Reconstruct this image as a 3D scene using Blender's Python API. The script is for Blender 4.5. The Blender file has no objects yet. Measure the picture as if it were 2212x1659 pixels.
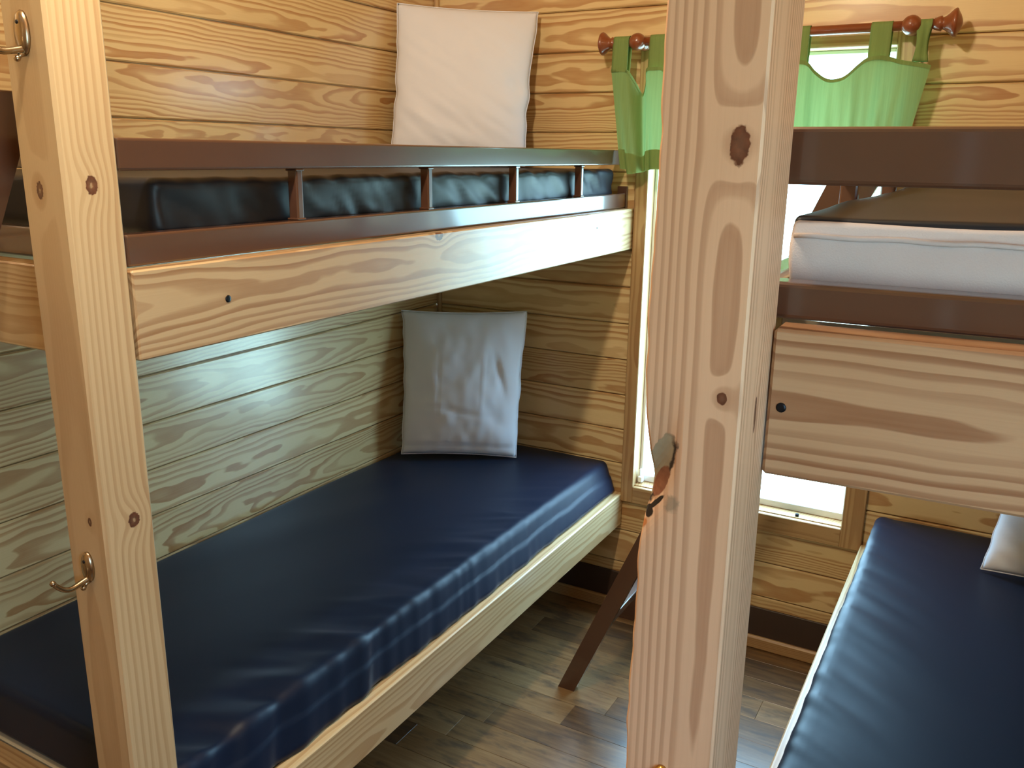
import bpy, bmesh, math, random
from mathutils import Vector, Matrix, noise
random.seed(7)
S = bpy.context.scene
COL = S.collection
D = bpy.data

# ------------------------------------------------------------------ helpers
def lin(r, g, b):
    f = lambda c: (c/255/12.92) if c/255 <= .04045 else ((c/255+.055)/1.055)**2.4
    return (f(r), f(g), f(b), 1)

class MB:
    """collects geometry with a grain coordinate (g) and a tone per vertex; becomes ONE mesh object"""
    def __init__(s):
        s.v = []; s.f = []; s.g = []; s.t = []; s.sm = []
    def add(s, vs, fs, g=None, tone=.5, smooth=False):
        o = len(s.v)
        s.v += [tuple(p) for p in vs]
        s.f += [tuple(i+o for i in f) for f in fs]
        s.sm += [smooth]*len(fs)
        s.g += [g(p) if g else tuple(p) for p in vs]
        s.t += [tone]*len(vs)
        return s
    def box(s, lo, hi, c=.002, g=None, tone=.5, seg=1, xf=None):
        bm = bmesh.new()
        bmesh.ops.create_cube(bm, size=1)
        for v in bm.verts:
            v.co = Vector([lo[i]+(hi[i]-lo[i])*(v.co[i]+.5) for i in range(3)])
        if c > 0:
            bmesh.ops.bevel(bm, geom=bm.edges[:], offset=c, segments=seg, profile=.5, affect='EDGES')
        s.bm(bm, g, tone, xf=xf)
        return s
    def bm(s, bm, g=None, tone=.5, smooth=False, xf=None):
        bm.verts.index_update()
        vs = [v.co.copy() for v in bm.verts]
        gg = [g(p) if g else tuple(p) for p in vs]
        if xf: vs = [xf(p) for p in vs]
        o = len(s.v)
        s.v += [tuple(p) for p in vs]
        s.f += [tuple(v.index+o for v in f.verts) for f in bm.faces]
        s.sm += [smooth]*len(bm.faces)
        s.g += gg; s.t += [tone]*len(vs)
        bm.free()
    def tube(s, pts, rad, n=12, smooth=True):
        pts = [Vector(p) for p in pts]
        rr = rad if isinstance(rad, (list, tuple)) else [rad]*len(pts)
        vs = []; fs = []
        up = Vector((0, 0, 1))
        for i, p in enumerate(pts):
            t = (pts[min(i+1, len(pts)-1)]-pts[max(i-1, 0)]).normalized()
            a = t.cross(up)
            if a.length < .05: a = t.cross(Vector((1, 0, 0)))
            a.normalize(); b = t.cross(a)
            for k in range(n):
                th = 2*math.pi*k/n
                vs.append(p+(a*math.cos(th)+b*math.sin(th))*rr[i])
        for i in range(len(pts)-1):
            for k in range(n):
                fs.append((i*n+k, i*n+(k+1) % n, (i+1)*n+(k+1) % n, (i+1)*n+k))
        fs.append(tuple(range(n))[::-1]); fs.append(tuple((len(pts)-1)*n+k for k in range(n)))
        return s.add(vs, fs, smooth=smooth)
    def lathe(s, prof, origin, axis, n=28):
        """prof: (distance along axis, radius)"""
        ax = Vector(axis).normalized()
        a = ax.cross(Vector((0, 0, 1)))
        if a.length < .1: a = ax.cross(Vector((1, 0, 0)))
        a.normalize(); b = ax.cross(a); o = Vector(origin)
        vs = []; fs = []
        for d, r in prof:
            for k in range(n):
                th = 2*math.pi*k/n
                vs.append(o+ax*d+(a*math.cos(th)+b*math.sin(th))*max(r, 1e-4))
        for i in range(len(prof)-1):
            for k in range(n):
                fs.append((i*n+k, i*n+(k+1) % n, (i+1)*n+(k+1) % n, (i+1)*n+k))
        fs.append(tuple(range(n))[::-1]); fs.append(tuple((len(prof)-1)*n+k for k in range(n)))
        return s.add(vs, fs, smooth=True)
    def build(s, name, mat, parent=None, label=None, origin=None):
        me = D.meshes.new(name)
        o = D.objects.new(name, me); COL.objects.link(o)
        loc = Vector(origin) if origin is not None else Vector((0, 0, 0))
        par = Vector((0, 0, 0))
        if parent is not None:
            par = world_loc(parent); o.parent = parent
        o.location = loc-par if origin is not None else (0, 0, 0)
        base = loc if origin is not None else par
        me.from_pydata([tuple(Vector(p)-base) for p in s.v], [], s.f)
        me.polygons.foreach_set('use_smooth', s.sm)
        a = me.attributes.new('g', 'FLOAT_VECTOR', 'POINT')
        a.data.foreach_set('vector', [c for p in s.g for c in p])
        a = me.attributes.new('tone', 'FLOAT', 'POINT')
        a.data.foreach_set('value', s.t)
        bm = bmesh.new(); bm.from_mesh(me)
        bmesh.ops.recalc_face_normals(bm, faces=bm.faces[:]); bm.to_mesh(me); bm.free()
        me.materials.append(mat); me.update()
        if label: o['label'] = label
        return o

def world_loc(o):
    p = Vector(o.location)
    while o.parent: o = o.parent; p += Vector(o.location)
    return p

def thing(name, loc, label, cat, group=None):
    o = D.objects.new(name, None); COL.objects.link(o); o.location = loc
    o.empty_display_size = .1
    o['label'] = label; o['category'] = cat
    if group: o['group'] = group
    return o
def tag(o, label, cat, group=None):
    o['label'] = label; o['category'] = cat
    if group: o['group'] = group
    return o
def struct(o, label=None, cat=None):
    o['kind'] = 'structure'
    if label: o['label'] = label
    if cat: o['category'] = cat
    return o

def grain(a, b, c, pb, pc, R=None):
    """grain frame: along axis a, across b, depth c; the tree's heart runs at (pb, pc)"""
    R = random.uniform(0, 40) if R is None else R
    return lambda p: (p[a]+R, p[b]-pb, p[c]-pc)

# ------------------------------------------------------------------ materials
def newmat(name):
    m = D.materials.new(name); m.use_nodes = True
    nt = m.node_tree; nt.nodes.clear()
    out = nt.nodes.new('ShaderNodeOutputMaterial')
    b = nt.nodes.new('ShaderNodeBsdfPrincipled')
    nt.links.new(b.outputs[0], out.inputs[0])
    return m, nt, b
class NT:
    def __init__(s, nt): s.nt = nt
    def n(s, t, **kw):
        x = s.nt.nodes.new(t)
        for k, v in kw.items(): setattr(x, k, v)
        return x
    def set(s, sock, v):
        if hasattr(v, 'is_output'): s.nt.links.new(v, sock)
        else: sock.default_value = v
    def m(s, op, a, b=0.0, c=None):
        x = s.n('ShaderNodeMath', operation=op)
        s.set(x.inputs[0], a); s.set(x.inputs[1], b)
        if c is not None: s.set(x.inputs[2], c)
        return x.outputs[0]
    def vm(s, op, a, b=None):
        x = s.n('ShaderNodeVectorMath', operation=op)
        s.set(x.inputs[0], a)
        if b is not None: s.set(x.inputs[1], b)
        return x.outputs['Value'] if op in ('LENGTH', 'DISTANCE', 'DOT_PRODUCT') else x.outputs[0]
    def noise(s, vec, scale, detail=2, rough=.5, dist=0):
        x = s.n('ShaderNodeTexNoise')
        s.set(x.inputs['Vector'], vec); x.inputs['Scale'].default_value = scale
        x.inputs['Detail'].default_value = detail; x.inputs['Roughness'].default_value = rough
        x.inputs['Distortion'].default_value = dist
        return x.outputs[0]
    def ramp(s, fac, stops, interp='LINEAR'):
        x = s.n('ShaderNodeValToRGB'); s.set(x.inputs[0], fac)
        cr = x.color_ramp; cr.interpolation = interp
        while len(cr.elements) < len(stops): cr.elements.new(.5)
        for e, (p, c) in zip(cr.elements, stops):
            e.position = p; e.color = c if isinstance(c, tuple) else (c, c, c, 1)
        return x.outputs[0]
    def mix(s, fac, a, b, mode='MIX'):
        x = s.n('ShaderNodeMix', data_type='RGBA', blend_type=mode)
        s.set(x.inputs[0], fac); s.set(x.inputs[6], a); s.set(x.inputs[7], b)
        return x.outputs[2]
    def attr(s, name):
        return s.n('ShaderNodeAttribute', attribute_name=name)

def pine(name, light, dark, spacing=.009, amp=.018, nscale=(1.7, 5.5, 5.5), contrast=1.0, knots=(),
         rough=.42, coat=.25, solid=False, cior=1.5, fine=.0016, extra=None, tonev=.16):
    """solid yellow-pine grain: noisy growth rings round the heart of the board, with knots at given grain coordinates
       knots: ((along, across, depth), radius_along, radius_across)"""
    m, nt, b = newmat(name); N = NT(nt)
    g = N.attr('g').outputs['Vector']; tone = N.attr('tone').outputs['Fac']
    nv = N.n('ShaderNodeTexNoise'); nv.inputs['Scale'].default_value = 1.0
    nv.inputs['Detail'].default_value = 3.0; nv.inputs['Roughness'].default_value = .50
    nt.links.new(N.vm('MULTIPLY', g, nscale), nv.inputs['Vector'])
    dv = N.vm('MULTIPLY', N.vm('SUBTRACT', nv.outputs['Color'], (.5, .5, .5)), (0, amp*2.4, amp*3.2))
    n2 = N.n('ShaderNodeTexNoise'); n2.inputs['Scale'].default_value = 1.0
    n2.inputs['Detail'].default_value = 1.5
    nt.links.new(N.vm('MULTIPLY', g, (9, 38, 38)), n2.inputs['Vector'])
    dv2 = N.vm('MULTIPLY', N.vm('SUBTRACT', n2.outputs['Color'], (.5, .5, .5)), (0, fine*2.5, fine*2.5))
    p = N.vm('ADD', N.vm('ADD', g, dv), dv2)
    r = N.vm('LENGTH', N.vm('MULTIPLY', p, (0, 1, 1)))
    kmask = None; kring = None
    for (kc, ra, rb) in knots:
        dvec = N.vm('SUBTRACT', g, kc)
        d = N.vm('LENGTH', N.vm('MULTIPLY', dvec, (1/ra, 1/rb, 1/rb)))
        # rings part round the knot
        e = N.m('EXPONENT', N.m('MULTIPLY', N.m('MULTIPLY', d, d), -.16))
        r = N.m('ADD', r, N.m('MULTIPLY', e, rb*1.5))
        wob = N.m('ADD', d, N.m('MULTIPLY', N.m('SUBTRACT', N.noise(g, 260, 2), .5), .5))
        mk = N.ramp(wob, [(0, .9 if solid else .40), (.16, .9 if solid else .45), (.30, .9), (.86, 1.0), (1.0, 0.0)])
        kmask = mk if kmask is None else N.m('MAXIMUM', kmask, mk)
    sp = N.m('ADD', N.m('DIVIDE', r, N.m('MULTIPLY', spacing, N.m('MULTIPLY_ADD', tone, .8, .6))), N.m('MULTIPLY', N.noise(g, .35, 1), 2.0))
    fr = N.m('FRACT', sp)
    band = N.ramp(fr, [(0, 0.0), (.42, .04), (.58, .68), (.84, .95), (.93, .85), (.985, 0.0)], 'LINEAR')
    # some rings stronger than others
    idx = N.m('FLOOR', sp)
    wn = N.n('ShaderNodeTexWhiteNoise', noise_dimensions='1D'); nt.links.new(idx, wn.inputs['W'])
    band = N.m('MULTIPLY', band, N.m('MULTIPLY_ADD', wn.outputs[0], .62, .45))
    fib = N.noise(N.vm('MULTIPLY', g, (4, 420, 420)), 1.0, 2, .6)
    blotch = N.noise(N.vm('MULTIPLY', g, (3, 9, 9)), 1.0, 2)
    band = N.m('MULTIPLY', band, contrast)
    band = N.m('ADD', band, N.m('MULTIPLY', N.m('SUBTRACT', fib, .5), .30))
    x = N.n('ShaderNodeClamp'); nt.links.new(band, x.inputs[0]); band = x.outputs[0]
    col = N.mix(band, light, dark)
    tv = N.m('ADD', 1.0-tonev*.5, N.m('MULTIPLY', tone, tonev))
    tv = N.m('MULTIPLY', tv, N.m('MULTIPLY_ADD', blotch, .22, .89))
    cc = N.n('ShaderNodeCombineColor')
    nt.links.new(tv, cc.inputs[0]); nt.links.new(N.m('POWER', tv, 1.25), cc.inputs[1]); nt.links.new(N.m('POWER', tv, 1.6), cc.inputs[2])
    col = N.mix(1.0, col, cc.outputs[0], 'MULTIPLY')
    if kmask is not None:
        kcol = N.mix(N.noise(g, 170, 2), lin(50, 24, 14), lin(122, 68, 42))
        col = N.mix(kmask, col, kcol)
    if extra: col = extra(N, g, col)
    nt.links.new(col, b.inputs['Base Color'])
    b.inputs['Roughness'].default_value = rough
    b.inputs['Coat Weight'].default_value = coat; b.inputs['Coat Roughness'].default_value = .20; b.inputs['Coat IOR'].default_value = cior
    bp = N.n('ShaderNodeBump'); bp.inputs['Strength'].default_value = .12; bp.inputs['Distance'].default_value = .001
    nt.links.new(fib, bp.inputs['Height']); nt.links.new(bp.outputs[0], b.inputs['Normal'])
    return m

def plain(name, col, rough=.5, metal=0, coat=0, coatr=.1, bump=None, sheen=0, var=0.0, vscale=30):
    m, nt, b = newmat(name); N = NT(nt)
    tc = N.n('ShaderNodeTexCoord').outputs['Object']
    c = col
    if var:
        dk = tuple(x*(1-var) for x in col[:3])+(1,)
        c = N.mix(N.noise(tc, vscale, 3), dk, tuple(min(1, x*(1+var)) for x in col[:3])+(1,))
    N.set(b.inputs['Base Color'], c)
    b.inputs['Roughness'].default_value = rough; b.inputs['Metallic'].default_value = metal
    b.inputs['Coat Weight'].default_value = coat; b.inputs['Coat Roughness'].default_value = coatr
    if sheen:
        b.inputs['Sheen Weight'].default_value = sheen; b.inputs['Sheen Roughness'].default_value = .4
    if bump:
        bp = N.n('ShaderNodeBump'); bp.inputs['Strength'].default_value = bump[1]; bp.inputs['Distance'].default_value = .001
        nt.links.new(N.noise(tc, bump[0], 2), bp.inputs['Height']); nt.links.new(bp.outputs[0], b.inputs['Normal'])
    return m

LIGHT = lin(218, 190, 138); DARK = lin(174, 124, 72)
M_wall = pine('pine_wall_boards', LIGHT, DARK, .0105, .019, contrast=1.0, rough=.40, coat=1.0, cior=1.65, fine=.0030)
M_wallb = pine('pine_back_wall_boards', LIGHT, DARK, .0105, .019, contrast=1.0, rough=.46, coat=.25, fine=.0030)
M_trim = pine('pine_window_trim', lin(184, 150, 104), lin(146, 102, 60), .0075, .006, contrast=.75)
M_rail = pine('pine_bed_rail', lin(214, 188, 142), lin(176, 130, 80), .0075, .010, contrast=.85, rough=.38, coat=.35)
M_brown = plain('brown_gloss_enamel', lin(82, 54, 40), .30, 0, 1.0, .09, var=.05, vscale=60)
M_navy = plain('navy_vinyl_fabric', lin(7, 22, 48), .46, 0, .0, bump=(900, .05), sheen=.05, var=.10, vscale=6)
M_navy.node_tree.nodes['Principled BSDF'].inputs['Specular IOR Level'].default_value = .28
M_black = plain('black_navy_vinyl', lin(15, 21, 31), .48, 0, 0, .3, var=.12, vscale=8)
M_grey = plain('light_grey_mattress_side', lin(206, 196, 194), .8, bump=(700, .3), var=.06, vscale=25)
M_white = plain('white_cotton', lin(222, 226, 238), .85, bump=(1500, .12), sheen=.1, var=.02, vscale=9)
M_base = plain('dark_brown_base_strip', lin(62, 46, 38), .5, var=.08, vscale=20)
M_rod = plain('reddish_stained_rod_wood', lin(132, 70, 38), .32, 0, .5, .12, var=.18, vscale=40)
M_hook = plain('aged_nickel', lin(176, 158, 132), .25, 1.0)
M_brass = plain('polished_brass', lin(214, 172, 84), .2, 1.0)
M_screw = plain('blackened_steel_screw', lin(36, 38, 44), .4, .8)
M_vinyl = plain('white_window_vinyl', lin(236, 238, 238), .4)
M_ply = plain('plywood_deck', lin(206, 190, 158), .6, var=.08, vscale=14)

def mat_glass():
    m, nt, b = newmat('window_glass'); N = NT(nt)
    out = [n for n in nt.nodes if n.type == 'OUTPUT_MATERIAL'][0]
    t = N.n('ShaderNodeBsdfTransparent'); gl = N.n('ShaderNodeBsdfGlossy'); gl.inputs['Roughness'].default_value = .02
    mx = N.n('ShaderNodeMixShader')
    mx.inputs[0].default_value = .05; nt.links.new(t.outputs[0], mx.inputs[1]); nt.links.new(gl.outputs[0], mx.inputs[2])
    nt.links.new(mx.outputs[0], out.inputs[0]); nt.nodes.remove(b)
    return m
M_glass = mat_glass()

def mat_curtain():
    m, nt, b = newmat('green_curtain_cotton'); N = NT(nt)
    out = [n for n in nt.nodes if n.type == 'OUTPUT_MATERIAL'][0]
    g = N.attr('g').outputs['Vector']
    st = N.noise(N.vm('MULTIPLY', g, (260, 6, 6)), 1.0, 3, .6)
    c1 = N.mix(st, lin(116, 142, 78), lin(138, 164, 96))
    N.set(b.inputs['Base Color'], c1); b.inputs['Roughness'].default_value = .85
    tr = N.n('ShaderNodeBsdfTranslucent'); N.set(tr.inputs[0], N.mix(st, lin(120, 154, 96), lin(146, 178, 116)))
    mx = N.n('ShaderNodeMixShader'); mx.inputs[0].default_value = .17
    nt.links.new(b.outputs[0], mx.inputs[1]); nt.links.new(tr.outputs[0], mx.inputs[2])
    nt.links.new(mx.outputs[0], out.inputs[0])
    return m
M_curtain = mat_curtain()

def mat_floor():
    m, nt, b = newmat('rustic_vinyl_plank'); N = NT(nt)
    g = N.attr('g').outputs['Vector']; tone = N.attr('tone').outputs['Fac']
    streak = N.noise(N.vm('MULTIPLY', g, (5, 60, 1)), 1.0, 4, .65)
    base = N.ramp(N.m('ADD', N.m('MULTIPLY', streak, .65), N.m('MULTIPLY', tone, .38)),
                  [(.22, lin(70, 50, 32)), (.42, lin(112, 84, 54)), (.58, lin(138, 106, 68)), (.80, lin(162, 132, 92))])
    stain = N.noise(N.vm('MULTIPLY', g, (9, 26, 1)), 1.0, 4, .6)
    sm = N.ramp(stain, [(.50, 0.0), (.66, 1.0)])
    base = N.mix(N.m('MULTIPLY', sm, .65), base, lin(66, 56, 48))
    nt.links.new(base, b.inputs['Base Color'])
    b.inputs['Roughness'].default_value = .40; b.inputs['Coat Weight'].default_value = .6; b.inputs['Coat Roughness'].default_value = .22
    bp = N.n('ShaderNodeBump'); bp.inputs['Strength'].default_value = .25; bp.inputs['Distance'].default_value = .001
    nt.links.new(streak, bp.inputs['Height']); nt.links.new(bp.outputs[0], b.inputs['Normal'])
    return m
M_floor = mat_floor()

# ------------------------------------------------------------------ room
XR, YF, ZC = 2.39, -4.3, 3.45
PITCH, Z0 = .125, .063
WX0, WX1, WZ0, WZ1 = .820, 1.520, .495, 1.915        # clear window opening

def board_wall(mb, horiz, fixed, sign, a0, a1, z0, z1, holes=(), tilt=None):
    """tongue-and-groove boards; horiz = axis index of the board length, fixed = wall plane, sign = inward normal"""
    dep = 1 if horiz == 0 else 0
    k = -1
    while Z0+PITCH*k < z1:
        lo = max(z0, Z0+PITCH*k); hi = min(z1, Z0+PITCH*(k+1)); k += 1
        if hi-lo < .004: continue
        segs = [(a0, a1, lo, hi)]
        for (h0, h1, hz0, hz1) in holes:
            new = []
            for (s0, s1, l, h) in segs:
                if h <= hz0 or l >= hz1: new.append((s0, s1, l, h)); continue
                new += [(s0, h0, l, h), (h1, s1, l, h)]
                if l < hz0: new.append((h0, h1, l, hz0))
                if h > hz1: new.append((h0, h1, hz1, h))
            segs = new
        off = random.uniform(-.05, .05); pd = random.uniform(.045, .10); R = random.uniform(0, 60)
        tone = random.random(); sl = random.uniform(-.03, .03)
        mid = (lo+hi)/2
        tl = tilt(mid) if tilt else random.uniform(-.008, .008)
        for (s0, s1, l, h) in segs:
            c = .0045; e = .0065
            lb = l if l > lo+1e-6 else None; hb = h if h < hi-1e-6 else None
            q = .0014
            prof = [(l+q, -.012), (l+q, -.004), (l+c, 0)] if lb is None else [(l, -.012), (l, -.004), (l, 0)]
            prof += [(h-c, 0), (h-q, -.004), (h-q, -.012)] if hb is None else [(h, 0), (h, -.004), (h, -.012)]
            prof += [(h, -.012), (h, -.018), (l, -.018), (l, -.012)]
            vs = []; gs = []
            for a in (s0, s1):
                for (z, d) in prof:
                    p = [0, 0, z]; p[horiz] = a; p[dep] = fixed+sign*(d-max(0, tl)*(z-lo)-max(0, -tl)*(hi-z))
                    vs.append(tuple(p)); gs.append((a+R, z-mid+off, pd+d+sl*a))
            n = len(prof)
            fs = [(i, (i+1) % n, n+(i+1) % n, n+i) for i in range(n)]+[tuple(range(n)), tuple(range(2*n-1, n-1, -1))]
            o = len(mb.v); mb.v += vs; mb.f += [tuple(i+o for i in f) for f in fs]; mb.sm += [False]*len(fs)
            mb.g += gs; mb.t += [tone]*len(vs)

mb = MB(); board_wall(mb, 1, 0.0, 1, YF, 0.0, 0, ZC, tilt=lambda z: .012 if .68 < z < 1.06 else random.uniform(-.006, .010)); struct(mb.build('wall_left', M_wall), 'left wall of horizontal yellow pine boards')
mb = MB(); board_wall(mb, 0, 0.0, -1, 0.0, XR, 0, ZC, holes=[(WX0-.012, WX1+.012, WZ0-.012, WZ1+.012)])
struct(mb.build('wall_back', M_wallb), 'back wall of horizontal yellow pine boards round the window')
RY0, RY1, RZ0, RZ1 = -3.00, -2.45, 1.15, 1.85           # unseen opening outside the frame, added and sized for cool fill daylight
mb = MB(); board_wall(mb, 1, XR, -1, YF, 0.0, 0, ZC, holes=[(RY0, RY1, RZ0, RZ1)]); struct(mb.build('wall_right', M_wall), 'right wall of horizontal yellow pine boards')
DX0, DX1, DZ = .95, 1.85, 2.03
mb = MB(); board_wall(mb, 0, YF, 1, 0.0, XR, 0, ZC, holes=[(DX0, DX1, -.1, DZ)]); struct(mb.build('wall_front', M_wall), 'front wall with the cabin door')
# solid backing so that no daylight leaks through the grooves
mb = MB()
mb.box((-.10, YF-.10, -.02), (-.0175, .10, ZC), 0); struct(mb.build('wall_left_sheathing', M_ply))
mb = MB()
for lo, hi in (((YF-.10, -.02), (RY0, ZC)), ((RY1, -.02), (.10, ZC)), ((RY0, -.02), (RY1, RZ0)), ((RY0, RZ1), (RY1, ZC))):
    mb.box((XR+.0175, lo[0], lo[1]), (XR+.10, hi[0], hi[1]), 0)
struct(mb.build('wall_right_sheathing', M_ply))
mb = MB()
for lo, hi in (((0, .0175, -.02), (WX0-.012, .10, ZC)), ((WX1+.012, .0175, -.02), (XR, .10, ZC)),
               ((WX0-.012, .0175, -.02), (WX1+.012, .10, WZ0-.012)), ((WX0-.012, .0175, WZ1+.012), (WX1+.012, .10, ZC))):
    mb.box(lo, hi, 0)
struct(mb.build('wall_back_sheathing', M_ply))
mb = MB()
for lo, hi in (((0, YF-.10, -.02), (DX0, YF-.0175, ZC)), ((DX1, YF-.10, -.02), (XR, YF-.0175, ZC)), ((DX0, YF-.10, DZ), (DX1, YF-.0175, ZC))):
    mb.box(lo, hi, 0)
struct(mb.build('wall_front_sheathing', M_ply))
mb = MB()
y = YF
while y < 0:
    mb.box((-.1, y, ZC), (XR+.1, min(y+.125, .1), ZC+.03), .004, grain(0, 1, 2, y+.06+random.uniform(-.04, .04), ZC-.07), random.random()); y += .125
struct(mb.build('ceiling', M_wall), 'pine board ceiling')

# floor: planks running along X
mb = MB(); y = 0.02; row = 0; PW = .105
while y > YF-.1:
    x = -.05-random.uniform(0, .9)
    while x < XR+.05:
        L = .92
        x0, x1 = max(x, -.05), min(x+L, XR+.05)
        if x1-x0 > .002:
            R = random.uniform(0, 90)
            mb.box((x0+.0003, y-PW+.0004, -.012), (x1-.0003, y-.0004, 0), .0005, (lambda R: lambda p: (p[0]+R, p[1]+R*.37, R))(R), random.random())
        x += L
    y -= PW; row += 1
struct(mb.build('floor', M_floor), 'rustic brown wood-look plank floor')
mb = MB(); mb.box((-.1, YF-.1, -.06), (XR+.1, .1, -.0125), 0); struct(mb.build('floor_slab', M_base))

# base strips and corner trim
mb = MB(); mb.box((.012, -.008, .045), (XR-.012, 0.0, .15), .002); struct(mb.build('baseboard_back', M_base), 'smooth dark brown base strip of the back wall')
mb = MB(); mb.box((.012, -.020, .0), (XR-.012, 0.0, .047), .006, grain(0, 1, 2, .01, -.05), .2); struct(mb.build('trim_1', M_trim), 'wooden shoe moulding at the foot of the back wall')
mb = MB(); mb.box((0.0, YF+.02, .0), (.012, -.012, .15), .002); struct(mb.build('baseboard_left', M_base))
mb = MB(); mb.box((XR-.012, YF+.02, .0), (XR, -.012, .15), .002); struct(mb.build('baseboard_right', M_base))
mb = MB(); mb.box((0.0, -.016, .15), (.016, 0.0, ZC), .003, grain(2, 0, 1, .03, -.03), .9); struct(mb.build('trim_2', M_trim), 'thin pine corner strip where left and back walls meet')

# ------------------------------------------------------------------ window in the back wall
win = D.objects.new('window_1', None); COL.objects.link(win); win.location = (1.17, 0, WZ0); win['kind'] = 'structure'
win['label'] = 'tall bright window in the back wall behind the middle post'; win['category'] = 'window'
def wbox(name, boxes, mat, gax=None, tone=.5, c=.002):
    mb = MB()
    for lo, hi in boxes:
        if gax is None: mb.box(lo, hi, c)
        else:
            a, b_, d = gax
            mb.box(lo, hi, c, grain(a, b_, d, (lo[b_]+hi[b_])/2+random.uniform(-.02, .02), (lo[d]+hi[d])/2+.045), tone)
    return mb.build(name, mat, win)
wbox('side_casing', [((.778, -.018, .432), (.822, 0.0, 1.975))], M_trim, (2, 0, 1), .4)
wbox('side_casing', [((1.518, -.018, .432), (1.582, 0.0, 1.975))], M_trim, (2, 0, 1), .3)
wbox('head_casing', [((.822, -.018, 1.915), (1.518, 0.0, 1.975))], M_trim, (0, 2, 1), .6)
wbox('bottom_casing', [((.822, -.018, .432), (1.518, 0.0, .492))], M_trim, (0, 2, 1), .2)
wbox('jamb', [((.808, 0.0, .483), (.820, .095, 1.927)), ((1.520, 0.0, .483), (1.532, .095, 1.927)),
              ((.820, 0.0, 1.915), (1.520, .095, 1.927)), ((.820, 0.0, .483), (1.520, .095, .495))], M_trim, (2, 0, 1), .8, .001)
mb = MB()
fy0, fy1, fw = .050, .080, .024
mb.box((.820, fy0, .495), (.820+fw*.5, fy1, 1.915), .002); mb.box((1.520-fw*.5, fy0, .495), (1.520, fy1, 1.915), .002)
mb.box((.820+fw*.5, fy0, .495), (1.520-fw*.5, fy1, .495+fw), .002); mb.box((.820+fw*.5, fy0, 1.915-fw*.5), (1.520-fw*.5, fy1, 1.915), .002)
fr = mb.build('sash_frame', M_vinyl, win)
mb = MB(); mb.box((.83, .064, .515), (1.51, .068, 1.905), 0); mb.build('glass_pane', M_glass, win)
mb = MB(); mb.box((.824, .020, .497), (.842, .040, .522), .004); mb.box((.827, .024, .520), (.836, .036, .548), .004); mb.build('window_latch', M_vinyl, win)
mb = MB(); mb.tube([(1.378, .012, .4952), (1.378, .012, .503)], .006); mb.build('sill_knob', M_screw, win)

# cabin door behind the camera and the small side window added for cool fill
door = D.objects.new('door_1', None); COL.objects.link(door); door.location = ((DX0+DX1)/2, YF, 0); door['kind'] = 'structure'
mb = MB()
mb.box((DX0-.07, YF, 0), (DX0, YF+.018, DZ+.07), .002, grain(2, 0, 1, DX0, YF-.05)); mb.box((DX1, YF, 0), (DX1+.07, YF+.018, DZ+.07), .002, grain(2, 0, 1, DX1, YF-.05))
mb.box((DX0, YF, DZ), (DX1, YF+.018, DZ+.07), .002, grain(0, 2, 1, DZ, YF-.05))
mb.build('door_casing', M_trim, door)
mb = MB(); mb.box((DX0+.003, YF-.06, .005), (DX1-.003, YF-.018, DZ-.003), .003, grain(2, 0, 1, 1.4, YF-.10)); mb.build('door_leaf', M_trim, door)
mb = MB(); mb.tube([(DX1-.07, YF-.02, 1.0), (DX1-.07, YF+.03, 1.0)], .012); mb.lathe([(0, .01), (.01, .025), (.03, .028), (.045, .015), (.05, .001)], (DX1-.07, YF+.02, 1.0), (0, 1, 0)); mb.build('door_knob', M_brass, door)
win2 = D.objects.new('added_fill_window', None); COL.objects.link(win2); win2.location = (XR, (RY0+RY1)/2, RZ0); win2['kind'] = 'structure'
mb = MB()
mb.box((XR-.018, RY0-.06, RZ0-.06), (XR, RY0, RZ1+.06), .002, grain(2, 1, 0, RY0, XR+.05)); mb.box((XR-.018, RY1, RZ0-.06), (XR, RY1+.06, RZ1+.06), .002, grain(2, 1, 0, RY1, XR+.05))
mb.box((XR-.018, RY0, RZ0-.06), (XR, RY1, RZ0), .002, grain(1, 2, 0, RZ0, XR+.05)); mb.box((XR-.018, RY0, RZ1), (XR, RY1, RZ1+.06), .002, grain(1, 2, 0, RZ1, XR+.05))
mb.build('window_casing', M_trim, win2)
mb = MB(); mb.box((XR+.06, RY0, RZ0), (XR+.064, RY1, RZ1), 0); mb.build('glass_pane', M_glass, win2)

# ------------------------------------------------------------------ curtain rod and curtain
RY, RZ, RR = -.090, 1.951, .0125
rod = thing('curtain_rod', (1.17, 0, RZ), 'reddish brown wooden curtain rod with turned end knobs above the window', 'curtain rod')
mb = MB(); mb.tube([(.705, RY, RZ-.003), (1.17, RY, RZ), (1.632, RY, RZ+.003)], RR, 20); mb.build('rod', M_rod, rod)
fin = [(-.012, .0135), (0, .017), (.004, .018), (.007, .014), (.012, .016), (.020, .022), (.028, .030), (.034, .034), (.038, .033), (.041, .026), (.046, .018), (.050, .008), (.051, .001)]
mb = MB(); mb.lathe(fin, (.716, RY, RZ-.003), (-1, 0, 0)); mb.build('finial', M_rod, rod)
mb = MB(); mb.lathe([(d*1.05, r*1.06) for d, r in fin], (1.622, RY, RZ+.003), (1, 0, 0)); mb.build('finial', M_rod, rod)
brk = [(0, .026), (.006, .027), (.010, .022), (.016, .017), (.024, .015), (.030, .019), (.034, .020), (.038, .016), (.044, .018), (.048, .020), (.052, .016), (.060, .014), (.070, .016),
       (.078, .021), (.088, .0245), (.098, .025), (.108, .023), (.116, .018), (.121, .010), (.1225, .001)]
for bx in (.796, 1.556):
    mb = MB(); mb.lathe(brk, (bx, 0, RZ-.003 if bx < 1 else RZ+.002), (0, -1, 0)); mb.build('bracket', M_rod, rod)

cur = thing('curtain', (1.17, RY, RZ), 'short green tab-top curtain hanging across the window', 'curtain')
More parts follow.
